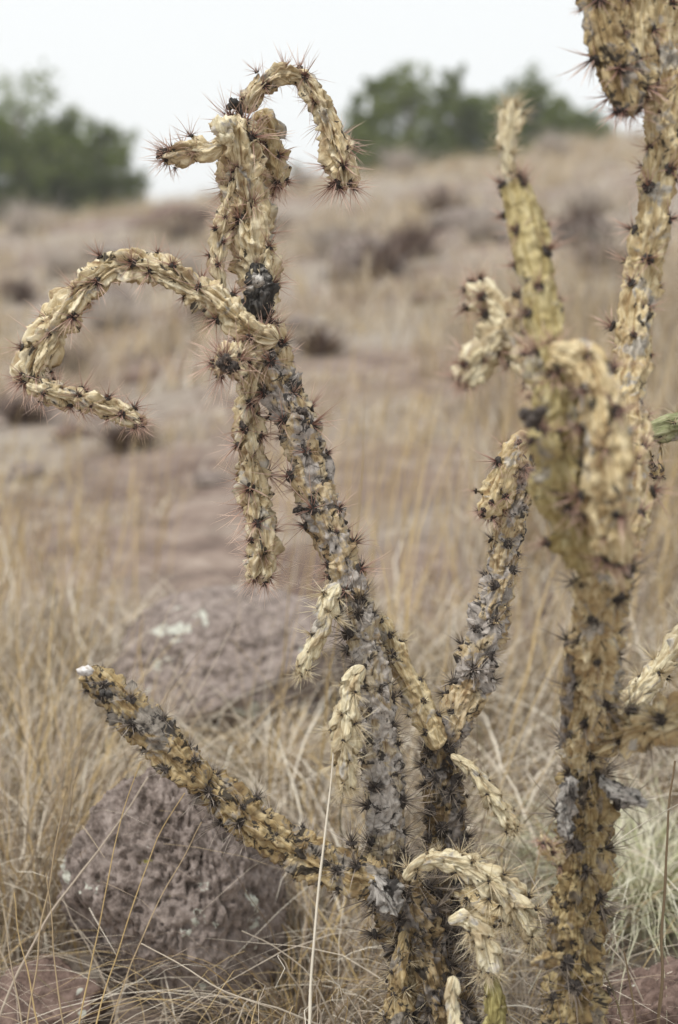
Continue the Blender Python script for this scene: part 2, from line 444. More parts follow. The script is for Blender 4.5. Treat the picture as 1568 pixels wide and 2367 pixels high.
    if K['sp'] and spines > 0:
        cl = clusters(kind, K)
        lst = PENDING.setdefault(root.name, [])
        for k in range(5 if K.get('tip', True) else 0):
            ut = Ltot - R0[-1] * (.12 if k == 0 else .45); ir = int(ut / Ltot * (nr - 1)); it = int((k * .25 + .1) * nth) % nth
            P = Vv[ir, it]; dirn = D[ir, it] * (.2 if k == 0 else .9) + T[ir]; dirn = dirn / np.linalg.norm(dirn)
            q = Vector((0, 0, 1)).rotation_difference(Vector(dirn)) @ Quaternion((0, 0, 1), g.uniform(0, 6.28))
            dist = np.linalg.norm(CAMP - P); fc = dirn.dot((CAMP - P) / dist)
            X = (P - CAMP).dot(RT) / ((P - CAMP).dot(FW)); Yy = (P - CAMP).dot(UP) / ((P - CAMP).dot(FW))
            lst.append(((fc + .5) / dist if abs(X) < .245 and abs(Yy) < .37 and fc > -.5 else -1, o, p0, P, q, float(np.clip(R0[ir] / .014, .6, 1.15)), cl[g.integers(0, len(cl))], kind))
        for k in range(nt_):
            if ui[k] > Ltot or ui[k] < R0[0] * .35 or g.random() > spines * .93: continue
            ir = min(nr - 1, int((ui[k] + .05 * Ls) / Ltot * (nr - 1))); it = int(round(ti[k] / (2 * math.pi) * nth)) % nth
            # the areole sits just beyond the tubercle's end, pick the outermost nearby ring
            P = Vv[ir, it] ; dirn = D[ir, it] + T[ir] * (.30 + 1.2 * (1 - cap[ir]))
            dirn = dirn / np.linalg.norm(dirn)
            P = P + D[ir, it] * .0012
            c = cl[g.integers(0, len(cl))]
            q = Vector((0, 0, 1)).rotation_difference(Vector(dirn)) @ Quaternion((0, 0, 1), g.uniform(0, 6.28))
            s = (g.uniform(.8, 1.3) if g.random() > .25 else g.uniform(.4, .7)) * np.clip(R0[ir] / .017, .6, 1.15)
            tocam = CAMP - P; dist = np.linalg.norm(tocam)
            facing = D[ir, it].dot(tocam / dist)
            X = (P - CAMP).dot(RT) / ((P - CAMP).dot(FW)) ; Yy = (P - CAMP).dot(UP) / ((P - CAMP).dot(FW))
            inside = abs(X) < .245 and abs(Yy) < .37
            score = (facing + .25) / dist if inside and facing > -.25 else -1
            lst.append((score, o, p0, P, q, s, c, kind))
    return o

def finish_spines(root):
    lst = sorted(PENDING.get(root.name, []), key=lambda e: -e[0])
    rest = {}
    for k, (score, o, p0, P, q, s, c, kind) in enumerate(lst):
        if k < 300 and score > 0:
            ob = link('spine_cluster', c[4], o, P - p0, q); ob.scale = (s, s, s)
        else:
            rest.setdefault(o.name, []).append((o, p0, P, q, s, c, kind))
    for nm, L in rest.items():
        o, p0, kind = L[0][0], L[0][1], L[0][6]
        Vs, Fs, ts, fm, b = [], [], [], [], 0
        for (_, _, P, q, s, c, _) in L:
            Rm = np.array(q.to_matrix()) * s
            Vs.append(c[0] @ Rm.T + (P - p0)); Fs.append(c[1] + b); ts.append(c[2]); fm.append(c[3]); b += len(c[0])
        K = dict(sp=L[0][5][5])
        ob = link('spine_clusters', mesh_np('spine_clusters', np.vstack(Vs), np.vstack(Fs), [M[K['sp']], M['areole']], False, {'t': np.concatenate(ts)}, np.concatenate(fm)), o)
        ob['kind'] = 'stuff'

def lump(parent, name, X, Y, d, r, mat, seed, parts=1, squash=1.0):
    """small warty growth made of a few knobs, part of a stem"""
    g = np.random.default_rng(seed); Vs, Fs, b = [], [], 0
    for k in range(parts):
        nth, nph = 18, 12
        a = np.linspace(0, 2 * math.pi, nth, endpoint=False); p = np.linspace(0.02, math.pi - .02, nph)
        A, Pp = np.meshgrid(a, p, indexing='ij')
        S = np.stack([np.sin(Pp) * np.cos(A), np.sin(Pp) * np.sin(A), np.cos(Pp)], -1)
        rr = (1 + .55 * fbm(S * 2.6 + seed + k * 5, 4) + .25 * fbm(S * 7 + seed + k, 2)) * r * (1 if parts == 1 else g.uniform(.22, .5))
        off = np.clip(g.normal(0, .34, 3), -.6, .6) * r if parts > 1 else 0
        Vs.append((S * rr[..., None] * np.array([1, 1, squash]) + off).reshape(-1, 3))
        i = np.arange(nth)[:, None] * nph + np.arange(nph - 1)[None]; j = ((np.arange(nth)[:, None] + 1) % nth) * nph + np.arange(nph - 1)[None]
        Fs.append(np.stack([i, j, j + 1, i + 1], -1).reshape(-1, 4) + b); b += nth * nph
    V_ = np.vstack(Vs)
    me = mesh_np(name, V_, np.vstack(Fs), [M[mat]], True, {'suv': V_ + seed})
    w = at(X, Y, d)
    base = np.array(parent.location) + (np.array(parent.parent.location) if parent.parent else 0)
    return link(name, me, parent, w - base)

def cactus_root(name, X, Y, d, label):
    p = at(X, Y, d); p[2] = float(terrain(p[0], p[1]))
    e = bpy.data.objects.new(name, None); COL.objects.link(e); e.location = p; e.empty_display_size = .05
    return tag(e, label, 'cactus', None)

# ---------- cactus one: crooked stem with arched dead joints
D0 = 1.29
A = cactus_root('cholla_cactus', 1050, 2600, D0 + .01, 'withered tan cholla cactus with hooked top and drooping arched arms')
def J(name, kind, pts, dd=0.0, label=None, **k):
    return joint(A, name, kind, [(p[0], p[1], D0 + dd + (p[3] if len(p) > 3 else 0), p[2]) for p in pts], label, **k)
bx = 2850
J('trunk', 'trunk', [(1075, bx, 80), (1060, 2600, 78), (1030, 2400, 76), (990, 2260, 72), (950, 2140, 66), (912, 2050, 60), (893, 1965, 50)], 0.0, 'dark spiny lower trunk')
st1 = J('stem', 'grey', [(896, 2000, 44), (893, 1900, 47), (888, 1790, 47), (880, 1680, 45), (868, 1580, 43), (840, 1465, 45), (812, 1372, 44)], 0.0, 'grey cracked stem with dark spines')
st2 = J('stem', 'weather', [(820, 1390, 40), (790, 1310, 47), (762, 1230, 47), (735, 1140, 50), (712, 1050, 50), (680, 960, 50), (645, 880, 50), (625, 800, 46), (606, 735, 40)], 0.0, 'weathered tan and grey stem')
st3 = J('stem', 'paper', [(606, 740, 40), (600, 660, 46), (585, 560, 54), (568, 470, 56), (556, 390, 54), (550, 320, 50), (548, 280, 42)], 0.0, sp='sp_red', amp=.30)
J('joint', 'paper', [(515, 670, 14), (507, 600, 26), (520, 520, 28), (535, 440, 24), (545, 390, 12)], -0.012, 'loose withered strip of skin', wr=.24)
J('joint', 'char', [(604, 742, 34), (596, 700, 40), (592, 650, 36), (596, 610, 22)], -0.010, 'blackened joint with grey crust')
J('joint', 'paper', [(566, 262, 30), (580, 225, 33), (608, 192, 34), (648, 172, 34), (692, 180, 35), (730, 220, 38), (757, 275, 40), (776, 325, 41), (790, 375, 43), (797, 434, 36)], 0.0, 'arched hook joint at the top')
stubj = J('joint', 'paper', [(520, 335, 24), (490, 345, 28), (458, 348, 34), (425, 352, 37), (392, 357, 36), (370, 357, 27)], -0.02, 'short side joint pointing sideways')
J('joint', 'paper', [(588, 262, 30), (612, 300, 44), (622, 350, 46), (632, 400, 40), (640, 438, 26)], 0.03, 'short drooping joint behind the top', m='tan')
J('joint', 'paper', [(640, 785, 38), (590, 768, 46), (540, 735, 52), (480, 690, 50), (410, 645, 45), (335, 618, 44), (262, 622, 44), (205, 660, 45), (160, 715, 46), (118, 775, 46), (80, 830, 44), (58, 885, 38)], -0.025, 'long arm arching over and down', L=.044)
J('joint', 'paper', [(62, 885, 28), (120, 908, 36), (190, 922, 37), (255, 945, 36), (300, 968, 33), (335, 985, 22)], -0.03, 'end joint of the arched arm', L=.030)
tipj = J('joint', 'paper', [(590, 800, 34, 0), (555, 815, 46, -.025), (525, 838, 46, -.05), (515, 850, 36, -.065)], -0.01, 'spiny joint end with a dark tip', sl=.026)
hj = J('joint', 'paper', [(600, 830, 34), (580, 900, 38), (572, 960, 40), (578, 1040, 44), (592, 1130, 46), (602, 1220, 45), (602, 1290, 40), (595, 1342, 28)], 0.0, 'hanging crumpled joint', L=.036)
J('joint', 'pale', [(790, 1350, 24), (762, 1385, 36), (748, 1430, 34), (735, 1475, 30), (715, 1520, 26), (700, 1560, 20)], -0.035, 'bleached hanging joint')
J('joint', 'pale', [(842, 1535, 22), (818, 1570, 34), (803, 1640, 38), (797, 1710, 37), (801, 1770, 33), (806, 1828, 20)], -0.045, 'bleached hanging joint, the longer one')
J('joint', 'tan', [(1015, 1730, 26), (985, 1665, 34), (955, 1600, 34), (925, 1535, 34), (895, 1475, 33), (866, 1425, 22)], 0.03, 'narrow joint leaning against the stem', sp='sp_pale')
J('stem', 'trunk', [(1060, 2420, 40), (1050, 2280, 42), (1035, 2120, 45), (1032, 1980, 46), (1026, 1850, 46), (1016, 1740, 42), (1012, 1712, 36)], 0.05, 'dark spiny second stem', sl=.018)
J('stem', 'weather', [(1022, 1740, 34), (1058, 1650, 44), (1092, 1560, 50), (1122, 1460, 48), (1146, 1370, 40), (1168, 1280, 38), (1192, 1190, 40), (1213, 1100, 38), (1222, 1040, 34)], 0.05, 'grey speckled side stem', sp='sp_grey', sl=.016)
J('joint', 'tan', [(1230, 1000, 26), (1195, 1040, 36), (1165, 1100, 38), (1140, 1155, 36), (1120, 1200, 24)], 0.035, 'bent yellowish end joint')
J('joint', 'pale', [(1045, 1745, 14), (1085, 1775, 22), (1120, 1820, 30), (1155, 1870, 32), (1198, 1922, 20)], 0.02, 'bleached joint hanging from the fork')
J('joint', 'pale', [(940, 2035, 16), (965, 2005, 26), (1010, 1988, 34), (1070, 2000, 38), (1130, 2030, 42), (1180, 2080, 44), (1218, 2135, 42), (1246, 2205, 28)], -0.055, 'bleached joint arching downwards')
J('joint', 'pale', [(1030, 2130, 18), (1070, 2125, 30), (1105, 2160, 34), (1122, 2210, 34), (1130, 2262, 24)], -0.085, 'small bleached drooping joint')
J('joint', 'mossy', [(1132, 2240, 18), (1140, 2290, 28), (1145, 2350, 32), (1148, 2440, 34), (1150, 2540, 20)], -0.08, 'yellow green joint end')
J('joint', 'pale', [(1052, 2255, 16), (1048, 2300, 22), (1050, 2370, 28), (1052, 2450, 24)], -0.11, 'pale upright stub', sp=None)
J('joint', 'ochre', [(935, 2150, 14), (920, 2220, 24), (922, 2300, 32), (930, 2400, 36), (935, 2500, 26)], -0.03, 'hanging joint beside the trunk', sp='sp_pale', amp=.4)
J('joint', 'tan', [(1015, 2045, 24, .03), (1075, 2075, 34, .02), (1130, 2108, 40, 0), (1185, 2122, 36, -.01)], 0.02, 'striped spiny joint behind the pale arch', sp='sp_pale', sl=.024)
J('joint', 'lichen', [(866, 2020, 18), (878, 2048, 32), (893, 2080, 33), (912, 2118, 16)], -0.045, 'lichen crusted grey growth')
J('branch', 'ochre', [(900, 2040, 34), (830, 2025, 46), (750, 1995, 46), (670, 1955, 46), (590, 1900, 48), (520, 1845, 46), (462, 1800, 36)], -0.03, 'long ochre branch', L=.050, du=.12, amp=.17, pk=.25, cu=13, wr=.24)
br = J('branch', 'ochre', [(480, 1815, 36), (420, 1765, 46), (360, 1705, 44), (305, 1650, 42), (260, 1605, 38), (220, 1572, 34), (200, 1555, 26)], -0.04, 'ochre branch end with a white cut tip', tipcap=.4, L=.050, du=.12, amp=.17, pk=.25, cu=13, wr=.24, tip=False)
lump(br, 'cut_tip', 197, 1551, D0 - .065, .0068, 'pith', 3, 1, .6)
lump(br, 'gall', 248, 1603, D0 - .078, .0065, 'char', 13, 5)
lump(st2, 'gall', 700, 950, D0 - .024, .0065, 'gall', 5, 8)
lump(st2, 'gall', 684, 1184, D0 - .012, .0055, 'gall', 6, 6)
lump(hj, 'gall', 563, 982, D0 - .016, .0052, 'gall', 7, 7)
lump(st3, 'gall', 542, 246, D0 - .006, .009, 'char', 8, 8)
lump(st3, 'crust', 598, 655, D0 - .034, .010, 'lichen', 9, 3)
lump(st3, 'crust', 527, 300, D0 - .030, .019, 'pale', 10, 5)
lump(tipj, 'dark_tip', 526, 843, D0 - .080, .009, 'gall', 17, 14)
lump(stubj, 'dark_tip', 372, 356, D0 - .022, .0065, 'gall', 18, 9)
finish_spines(A)

# ---------- cactus two: thick trunk leaning towards the viewer
Bc = cactus_root('cholla_cactus', 1310, 2600, 1.22, 'ochre cholla cactus with thick trunk and tall dotted stem behind its knotted top')
def K2(name, kind, pts, label=None, **k):
    return joint(Bc, name, kind, [(p[0], p[1], p[3], p[2]) for p in pts], label, **k)
K2('trunk', 'trunk', [(1300, 2900, 78, 1.20), (1305, 2600, 76, 1.20), (1315, 2400, 72, 1.20), (1325, 2250, 68, 1.20), (1338, 2100, 64, 1.19), (1346, 1950, 64, 1.18), (1350, 1850, 60, 1.17), (1348, 1760, 56, 1.16)], 'dark ochre trunk', m='btrunk', spines=.75, L=.032)
K2('stem', 'tan', [(1345, 1800, 50, 1.165), (1352, 1700, 62, 1.14), (1372, 1580, 68, 1.10), (1384, 1450, 66, 1.06), (1388, 1340, 72, 1.02), (1385, 1250, 70, .99)], 'mottled tan stem', L=.038, amp=.34, sp='sp_dark')
K2('stem', 'tan', [(1385, 1300, 60, 1.0), (1350, 1230, 80, .98), (1318, 1150, 84, .965), (1298, 1060, 74, .955), (1290, 970, 62, .95), (1272, 880, 56, .95), (1262, 800, 46, .95)], 'knotted tan stem', m='olive')
K2('joint', 'tan', [(1262, 835, 40, .955), (1300, 830, 50, .945), (1350, 850, 58, .935), (1388, 910, 62, .925), (1402, 990, 64, .92), (1406, 1080, 66, .92), (1412, 1170, 66, .925), (1420, 1240, 56, .93), (1415, 1290, 36, .94)], 'thick joint arching over and down', L=.036, wr=.18, amp=.34)
K2('stem', 'olive', [(1270, 810, 40, .955), (1256, 730, 44, .965), (1240, 650, 48, .975), (1220, 560, 50, .98), (1198, 480, 44, .985), (1182, 415, 38, .99)], 'smooth olive yellow upper stem')
K2('joint', 'pale', [(1180, 425, 20, .985), (1172, 370, 24, .985), (1172, 320, 32, .985), (1182, 275, 36, .985), (1188, 240, 24, .985)], 'star like dry tip')
K2('joint', 'tan', [(1290, 950, 34, .965), (1245, 880, 40, .985), (1205, 820, 40, 1.0), (1165, 755, 46, 1.01), (1125, 700, 46, 1.02), (1085, 650, 26, 1.025)], 'crumpled side joint', m='pale', amp=.4, L=.024)
K2('joint', 'paper', [(1180, 770, 34, 1.0), (1135, 800, 48, .995), (1100, 845, 44, .99), (1068, 885, 28, .985)], 'crumpled hanging joint with a dark end', m='pale', L=.024)
K2('stem', 'tan', [(1400, 1330, 46, 1.03), (1450, 1200, 50, 1.06), (1458, 1060, 48, 1.09), (1456, 930, 46, 1.11), (1462, 810, 48, 1.12), (1478, 680, 48, 1.13), (1500, 550, 50, 1.13), (1520, 420, 46, 1.13), (1530, 290, 46, 1.13), (1536, 150, 50, 1.13), (1534, 40, 52, 1.13), (1530, -140, 50, 1.13)], 'tall pale stem with dark dots')
K2('joint', 'tan', [(1375, -160, 44, 1.12), (1385, -40, 52, 1.11), (1398, 70, 56, 1.10), (1424, 170, 58, 1.10), (1446, 240, 46, 1.10), (1452, 272, 28, 1.10)], 'hanging joint at the stem top', m='ochre')
K2('joint', 'tan', [(1510, -130, 40, 1.12), (1480, -20, 44, 1.115), (1470, 80, 44, 1.115), (1476, 170, 42, 1.12), (1492, 235, 26, 1.12)], 'second hanging joint at the stem top')
K2('joint', 'paper', [(1375, 1735, 34, 1.14), (1430, 1708, 50, 1.12), (1500, 1680, 60, 1.09), (1580, 1650, 64, 1.06), (1680, 1600, 56, 1.04), (1740, 1560, 30, 1.03)], 'thick side joint', m='tan', L=.046, sp='sp_dark')
K2('joint', 'pale', [(1395, 1690, 26, 1.19), (1450, 1630, 38, 1.21), (1505, 1575, 44, 1.22), (1555, 1515, 44, 1.23), (1605, 1440, 38, 1.24), (1650, 1370, 20, 1.24)], 'bleached side joint', L=.034)
K2('joint', 'lichen', [(1385, 1805, 20, 1.14), (1420, 1822, 26, 1.12), (1460, 1840, 24, 1.11), (1496, 1858, 10, 1.10)], 'grey lichen crusted stub')
K2('joint', 'lichen', [(1325, 1795, 22, 1.12), (1318, 1840, 27, 1.125), (1310, 1890, 25, 1.13), (1318, 1945, 16, 1.13)], 'grey lichen crust on the trunk')
K2('joint', 'paper', [(1300, 1985, 18, 1.15), (1275, 1970, 26, 1.135), (1262, 1945, 24, 1.125)], 'small spiny bud', sl=.016, m='tan')
K2('joint', 'paper', [(1290, 2220, 20, 1.13), (1268, 2222, 30, 1.11), (1252, 2222, 26, 1.10)], 'small dry stub on the trunk', m='ochre', spines=0)
K2('bark_strip', 'char', [(1302, 1730, 10, 1.11), (1304, 1650, 16, 1.10), (1312, 1560, 16, 1.085), (1322, 1450, 8, 1.07)], 'dark peeling strip', m='trunk')
lmp = K2('joint', 'olive', [(1290, 1050, 30, .94), (1255, 1020, 40, .93), (1232, 985, 36, .925)], 'short dark ended stub')
lump(lmp, 'gall', 1232, 968, .905, .0085, 'gall', 21, 12)
finish_spines(Bc)

# ---------- cactus three: live green joint reaching in
Cc = cactus_root('cholla_cactus', 1790, 2500, 1.36, 'live green cholla joint with pale spines beside the tall dotted stem')
def K3(name, kind, pts, label=None, **k):
    return joint(Cc, name, kind, [(p[0], p[1], p[3], p[2]) for p in pts], label, **k)
K3('stem', 'ochre', [(1800, 2800, 60, 1.36), (1795, 2300, 56, 1.36), (1770, 1800, 50, 1.36), (1760, 1400, 48, 1.35), (1740, 1050, 44, 1.34), (1735, 930, 30, 1.34)])
gj = K3('joint', 'green', [(1745, 985, 26, 1.34), (1680, 980, 36, 1.335), (1610, 985, 38, 1.33), (1550, 988, 40, 1.325), (1512, 996, 32, 1.32), (1486, 1000, 18, 1.32)], 'green living joint')
K3('dry_fruit', 'ochre', [(1524, 1025, 5, 1.32), (1523, 1055, 6, 1.315), (1530, 1080, 9, 1.31), (1532, 1095, 6, 1.31)], 'withered hanging fruit', sp=None)
K3('joint', 'ochre', [(1502, 1040, 8, 1.33), (1504, 1070, 12, 1.33), (1518, 1092, 14, 1.33), (1522, 1105, 10, 1.33)], 'tiny dried spiny bud', sp='sp_pale', sl=.012)
finish_spines(Cc)

# ------------------------------------------------------------------ boulders of pitted lava
def rock_mat(name, c1, c2, c3, lich=True):
    m, n, b = new_mat(name, 0.95)
    tc = n.nodes.new('ShaderNodeTexCoord'); p = tc.outputs['Object']
    col = ramp(n, noise_n(n, p, 55, 6, .75), [(0.38, c3), (0.5, c1), (0.62, c2)])
    col = mix(n, ramp(n, noise_n(n, p, 5, 3, .6), [(.4, 0.), (.65, .6)]), col, c2)
    vo = n.nodes.new('ShaderNodeTexVoronoi'); vo.inputs['Scale'].default_value = 75; n.links.new(p, vo.inputs['Vector'])
    if lich:
        lm = ramp(n, noise_n(n, p, 17, 4, .65, .4), [(.625, 0.), (.645, 1.)])
        col = mix(n, lm, col, (.52, .52, .45))
        ym = ramp(n, noise_n(n, p, 23, 3, .6, .3), [(.70, 0.), (.735, .9)])
        col = mix(n, ym, col, (.36, .33, .10))
    n.links.new(col, b.inputs['Base Color'])
    bump(n, b, mix(n, .4, vo.outputs['Distance'], noise_n(n, p, 90, 4, .7)), .9, .006)
    return m
M['rock'] = rock_mat('lava_rock', (.215, .172, .150), (.34, .285, .255), (.06, .045, .037))
M['redrock'] = rock_mat('red_lava_rock', (.17, .115, .095), (.25, .18, .15), (.07, .045, .038))
def ico(sub):
    import bmesh
    bm = bmesh.new(); bmesh.ops.create_icosphere(bm, subdivisions=sub, radius=1)
    v = np.array([x.co for x in bm.verts]); f = np.array([[q.index for q in x.verts] for x in bm.faces]); bm.free()
    return v, f
ICO = {}
def boulder(name, X, Y, d, wx, wy, wz, mat, label, sub=6, seed=0, sink=.25, pit=.05, group=None, ground_xy=None):
    """X,Y = where its top shows; stands on the terrain at depth d"""
    if sub not in ICO: ICO[sub] = ico(sub)
    v, f = ICO[sub]
    big = fbm(v * .9 + seed, 3); md = fbm(v * 2.6 + seed + 7, 4)
    fq = {7: 1.9, 6: 1.25}.get(sub, .6)
    fn = fbm(v * 9 * fq + seed + 3, 3)
    gp = np.random.default_rng(int(seed * 10)); pl = gp.normal(0, 1, (11, 3)); pl /= np.linalg.norm(pl, axis=1)[:, None]; pd = gp.uniform(.72, 1.0, 11)
    r = np.minimum((pd[None] / np.maximum(v @ pl.T, .05)).min(1), 1.25)
    r = r * (1 + .10 * big + .07 * md)
    pits = np.clip(np.abs(fbm(v * 16 * fq + seed + 11, 2)) * 2.2, 0, 1)
    hole = smooth(.08, .34, fbm(v * 17 * fq + seed + 5, 2)) + .6 * smooth(.15, .4, fbm(v * (9 if sub > 5 else 5) + seed + 25, 2))
    r = r + pit * fn + pit * .18 * (pits - .5) - pit * 1.1 * hole
    V_ = v * r[:, None] * np.array([wx, wy, wz])
    p = at(X, Y, d) if ground_xy is None else np.array([ground_xy[0], ground_xy[1], 0])
    z = float(terrain(p[0], p[1]))
    V_[:, 2] += wz * (1 - sink * 2)
    o = link(name, mesh_np(name, V_, f, [M[mat]], True), None, (p[0], p[1], z))
    return tag(o, label, 'rock', group)
boulder('boulder', 390, 2100, 1.60, .102, .12, .160, 'rock', 'large pitted purplish lava boulder under the ochre branch', 7, 3.1, .22, .045)
boulder('boulder', 560, 1560, 2.25, .165, .16, .120, 'rock', 'lichen spotted lava boulder behind the hanging bleached joints', 6, 8.4, .25, .04)
boulder('boulder', 1540, 2300, 1.455, .11, .085, .08, 'redrock', 'dark red brown lava rock below the curly grass tuft', 6, 14.2, .42, .07)
boulder('boulder', 90, 2340, 1.50, .07, .06, .05, 'redrock', 'small rusty stone at the foot of the large boulder', 5, 4.2, .3, .06)

hill = [(850, 640, 7.5, .38, .26, 'dark stone cluster on the slope beside the hooked cactus top'), (960, 590, 8.2, .22, .18, None), (250, 720, 6.2, .22, .13, None),
        (600, 560, 9.0, .35, .16, None), (1340, 560, 8.6, .32, .2, None), (1390, 640, 7.3, .25, .17, None), (60, 1110, 4.0, .10, .06, None),
        (390, 530, 10.0, .5, .2, None), (700, 760, 6.0, .16, .09, None), (170, 1010, 4.4, .10, .06, None), (1100, 520, 10.5, .4, .2, None), (330, 880, 5.0, .10, .06, None),
        (480, 1120, 3.7, .07, .045, None), (1000, 700, 6.5, .14, .08, None), (250, 600, 8.5, .3, .14, None)]
def ground_at(X, Y):
    """where the ray through a layout point meets the terrain"""
    dv = FW + RT * (X - PW / 2) * .72 / PH - UP * (Y - PH / 2) * .72 / PH
    prev = 0.5
    for t in np.concatenate([np.arange(.6, 12, .02), np.arange(12, 60, .1)]):
        p = CAMP + dv * t
        if p[2] < terrain(p[0], p[1]): return p
    return CAMP + dv * 26
for k, (X, Y, d, w, h, lb) in enumerate(hill):
    p = ground_at(X, Y); sc = .60 * np.clip(p[1] / d, .6, 1.5)
    boulder('stone', 0, 0, 0, w * sc, w * .7 * sc, h * sc, 'redrock' if k % 2 else 'rock', lb or 'weathered lava stone half sunk in the dry slope', 4, k * 5.3 + 1, .42, .12, None if lb else 'stones scattered on the slope', (p[0], p[1]))

# ------------------------------------------------------------------ grass
def grass_mat(name, stops):
    m, n, b = new_mat(name, 0.7)
    t = attr(n, 'tint').outputs['Fac']
    n.links.new(ramp(n, t, stops), b.inputs['Base Color'])
    return m
M['straw'] = grass_mat('dry_straw', [(0., (.12, .115, .06)), (.10, (.20, .145, .085)), (.28, (.31, .235, .165)), (.46, (.40, .325, .25)), (.54, (.50, .36, .17)), (.66, (.58, .44, .23)), (.72, (.43, .36, .285)), (.88, (.56, .49, .39)), (1., (.80, .74, .62))])
M['curly'] = grass_mat('green_white_grass', [(0., (.13, .155, .055)), (.35, (.30, .32, .15)), (.7, (.58, .56, .40)), (1., (.74, .71, .58))])
def blades(root, h, az, lean, bend, width, tint, segs, curl=None):
    n = len(root)
    t = np.linspace(0, 1, segs + 1)
    dx, dy = np.cos(az), np.sin(az)
    dirv = np.stack([dx, dy, 0 * dx], -1)
    cz = t[None] - bend[:, None] * .75 * t[None] ** 2.2
    ho = lean[:, None] * t[None] + bend[:, None] * t[None] ** 2
    if curl is not None:
        cz = cz - curl[:, None] * np.clip(t[None] - .55, 0, 1) ** 2 * 3
    wob = np.cumsum(RNG.normal(0, .018, (n, segs + 1)), 1); wob[:, 0] = 0
    perp = np.stack([-dy, dx, 0 * dx], -1)
    c = root[:, None] + h[:, None, None] * (dirv[:, None] * ho[..., None] + np.array([0, 0, 1.]) * cz[..., None] + perp[:, None] * wob[..., None])
    wa = az + RNG.uniform(.6, 2.5, n)
    wd = np.stack([np.cos(wa), np.sin(wa), 0 * wa], -1)
    w = width[:, None] * (1 - .92 * t[None] ** 1.5) * .5
    Lf = c - wd[:, None] * w[..., None]; Rt = c + wd[:, None] * w[..., None]
    V_ = np.stack([Lf, Rt], 2).reshape(n, -1, 3)
    base = (np.arange(n) * (segs + 1) * 2)[:, None] + np.arange(segs)[None] * 2
    F_ = np.stack([base, base + 1, base + 3, base + 2], -1).reshape(-1, 4)
    tn = np.repeat(tint[:, None], (segs + 1) * 2, 1)
    return V_.reshape(-1, 3), F_, tn.ravel()
def proj(p):
    q = p - CAMP; d = q @ FW
    return PW / 2 + (q @ RT) / d * PH / .72, PH / 2 - (q @ UP) / d * PH / .72
def scatter(n, y0, y1, clump, spread, margin=.35):
    """clumped random roots inside the camera's wedge"""
    m = n // clump
    y = np.sqrt(RNG.uniform(y0 ** 2, y1 ** 2, m)); x = RNG.uniform(-1, 1, m) * (y * .30 + margin)
    x = np.repeat(x, clump) + RNG.normal(0, spread, m * clump); y = np.repeat(y, clump) + RNG.normal(0, spread, m * clump)
    return x, y
ROCKS = [(o.location.x, o.location.y, max(o.dimensions.x, o.dimensions.y) * .42) for o in bpy.data.objects if o.name.startswith('boulder')]
_t = at(1480, 2330, 1.72); ROCKS.append((_t[0], _t[1], .11))
parts = []
def add_grass(n, y0, y1, clump, spread, h0, h1, wd, segs, bend0=.05, bend1=.5, tint=(.12, 1.0), keep=None, clear=True, az=None, lean=(.02, .42)):
    x, y = scatter(n, y0, y1, clump, spread)
    ok = y > 1.36
    if keep is not None: ok &= keep(x, y)
    if clear:
        for rx, ry, rr in ROCKS: ok &= ((x - rx) ** 2 + (y - ry) ** 2 > rr ** 2) & ~((y < ry) & (y > ry - .35) & (np.abs(x - rx) < rr) & (RNG.random(len(x)) < .7))
    x, y = x[ok], y[ok]; m = len(x)
    root = np.stack([x, y, terrain(x, y) - .004], -1)
    h = RNG.uniform(h0, h1, m) * RNG.uniform(.7, 1.1, m)
    a = RNG.normal(.3, 1.9, m) if az is None else RNG.normal(az[0], az[1], m)
    V_, F_, t_ = blades(root, h, a, RNG.uniform(lean[0], lean[1], m), RNG.uniform(bend0, bend1, m) ** 1.2, RNG.uniform(.6, 1.3, m) * wd, RNG.uniform(tint[0], tint[1], m), segs)
    parts.append((V_, F_, t_))
pn = lambda x, y, s, o: fbm(np.stack([x * s, y * s, 0 * x + o], -1), 3)
# short dense cover close by, tangled and curved
add_grass(9000, 1.36, 2.4, 16, .05, .08, .26, .0022, 7, .2, 1.3, (.0, 1.0))
add_grass(2600, 1.36, 2.6, 5, .03, .15, .34, .0032, 8, .4, 1.3, (.72, 1.0))
# upright straw, thick on both sides of the stem
def tall(x, y): return pn(x, y, 1.1, 3.) + .5 * smooth(-.2, .5, x / y * 3) + .30 * (x / y < -.17) * (y < 2.6) > .10
add_grass(6500, 1.5, 3.2, 7, .05, .18, .46, .0020, 8, .05, .9, (.0, 1.0), tall)
add_grass(900, 1.5, 3.0, 3, .04, .2, .42, .0040, 9, .5, 1.25, (.86, 1.0), tall)
add_grass(16000, 2.6, 6.0, 8, .10, .20, .50, .0030, 5, .02, .6, (.0, 1.0), lambda x, y: (pn(x, y, .7, 5.) + .75 * smooth(-.15, .2, x / y) - .05 * y / 4 > .08))
# golden flowering stalks
add_grass(1000, 1.75, 3.8, 4, .05, .36, .66, .0030, 7, .02, .20, (.52, .68), lambda x, y: (x / y > -.06), True, (.15, .7), (.05, .30))
add_grass(900, 1.65, 3.2, 5, .05, .28, .50, .0026, 7, .02, .25, (.50, .66), lambda x, y: (x / y < -.12), True, (.8, 1.2), (.03, .25))
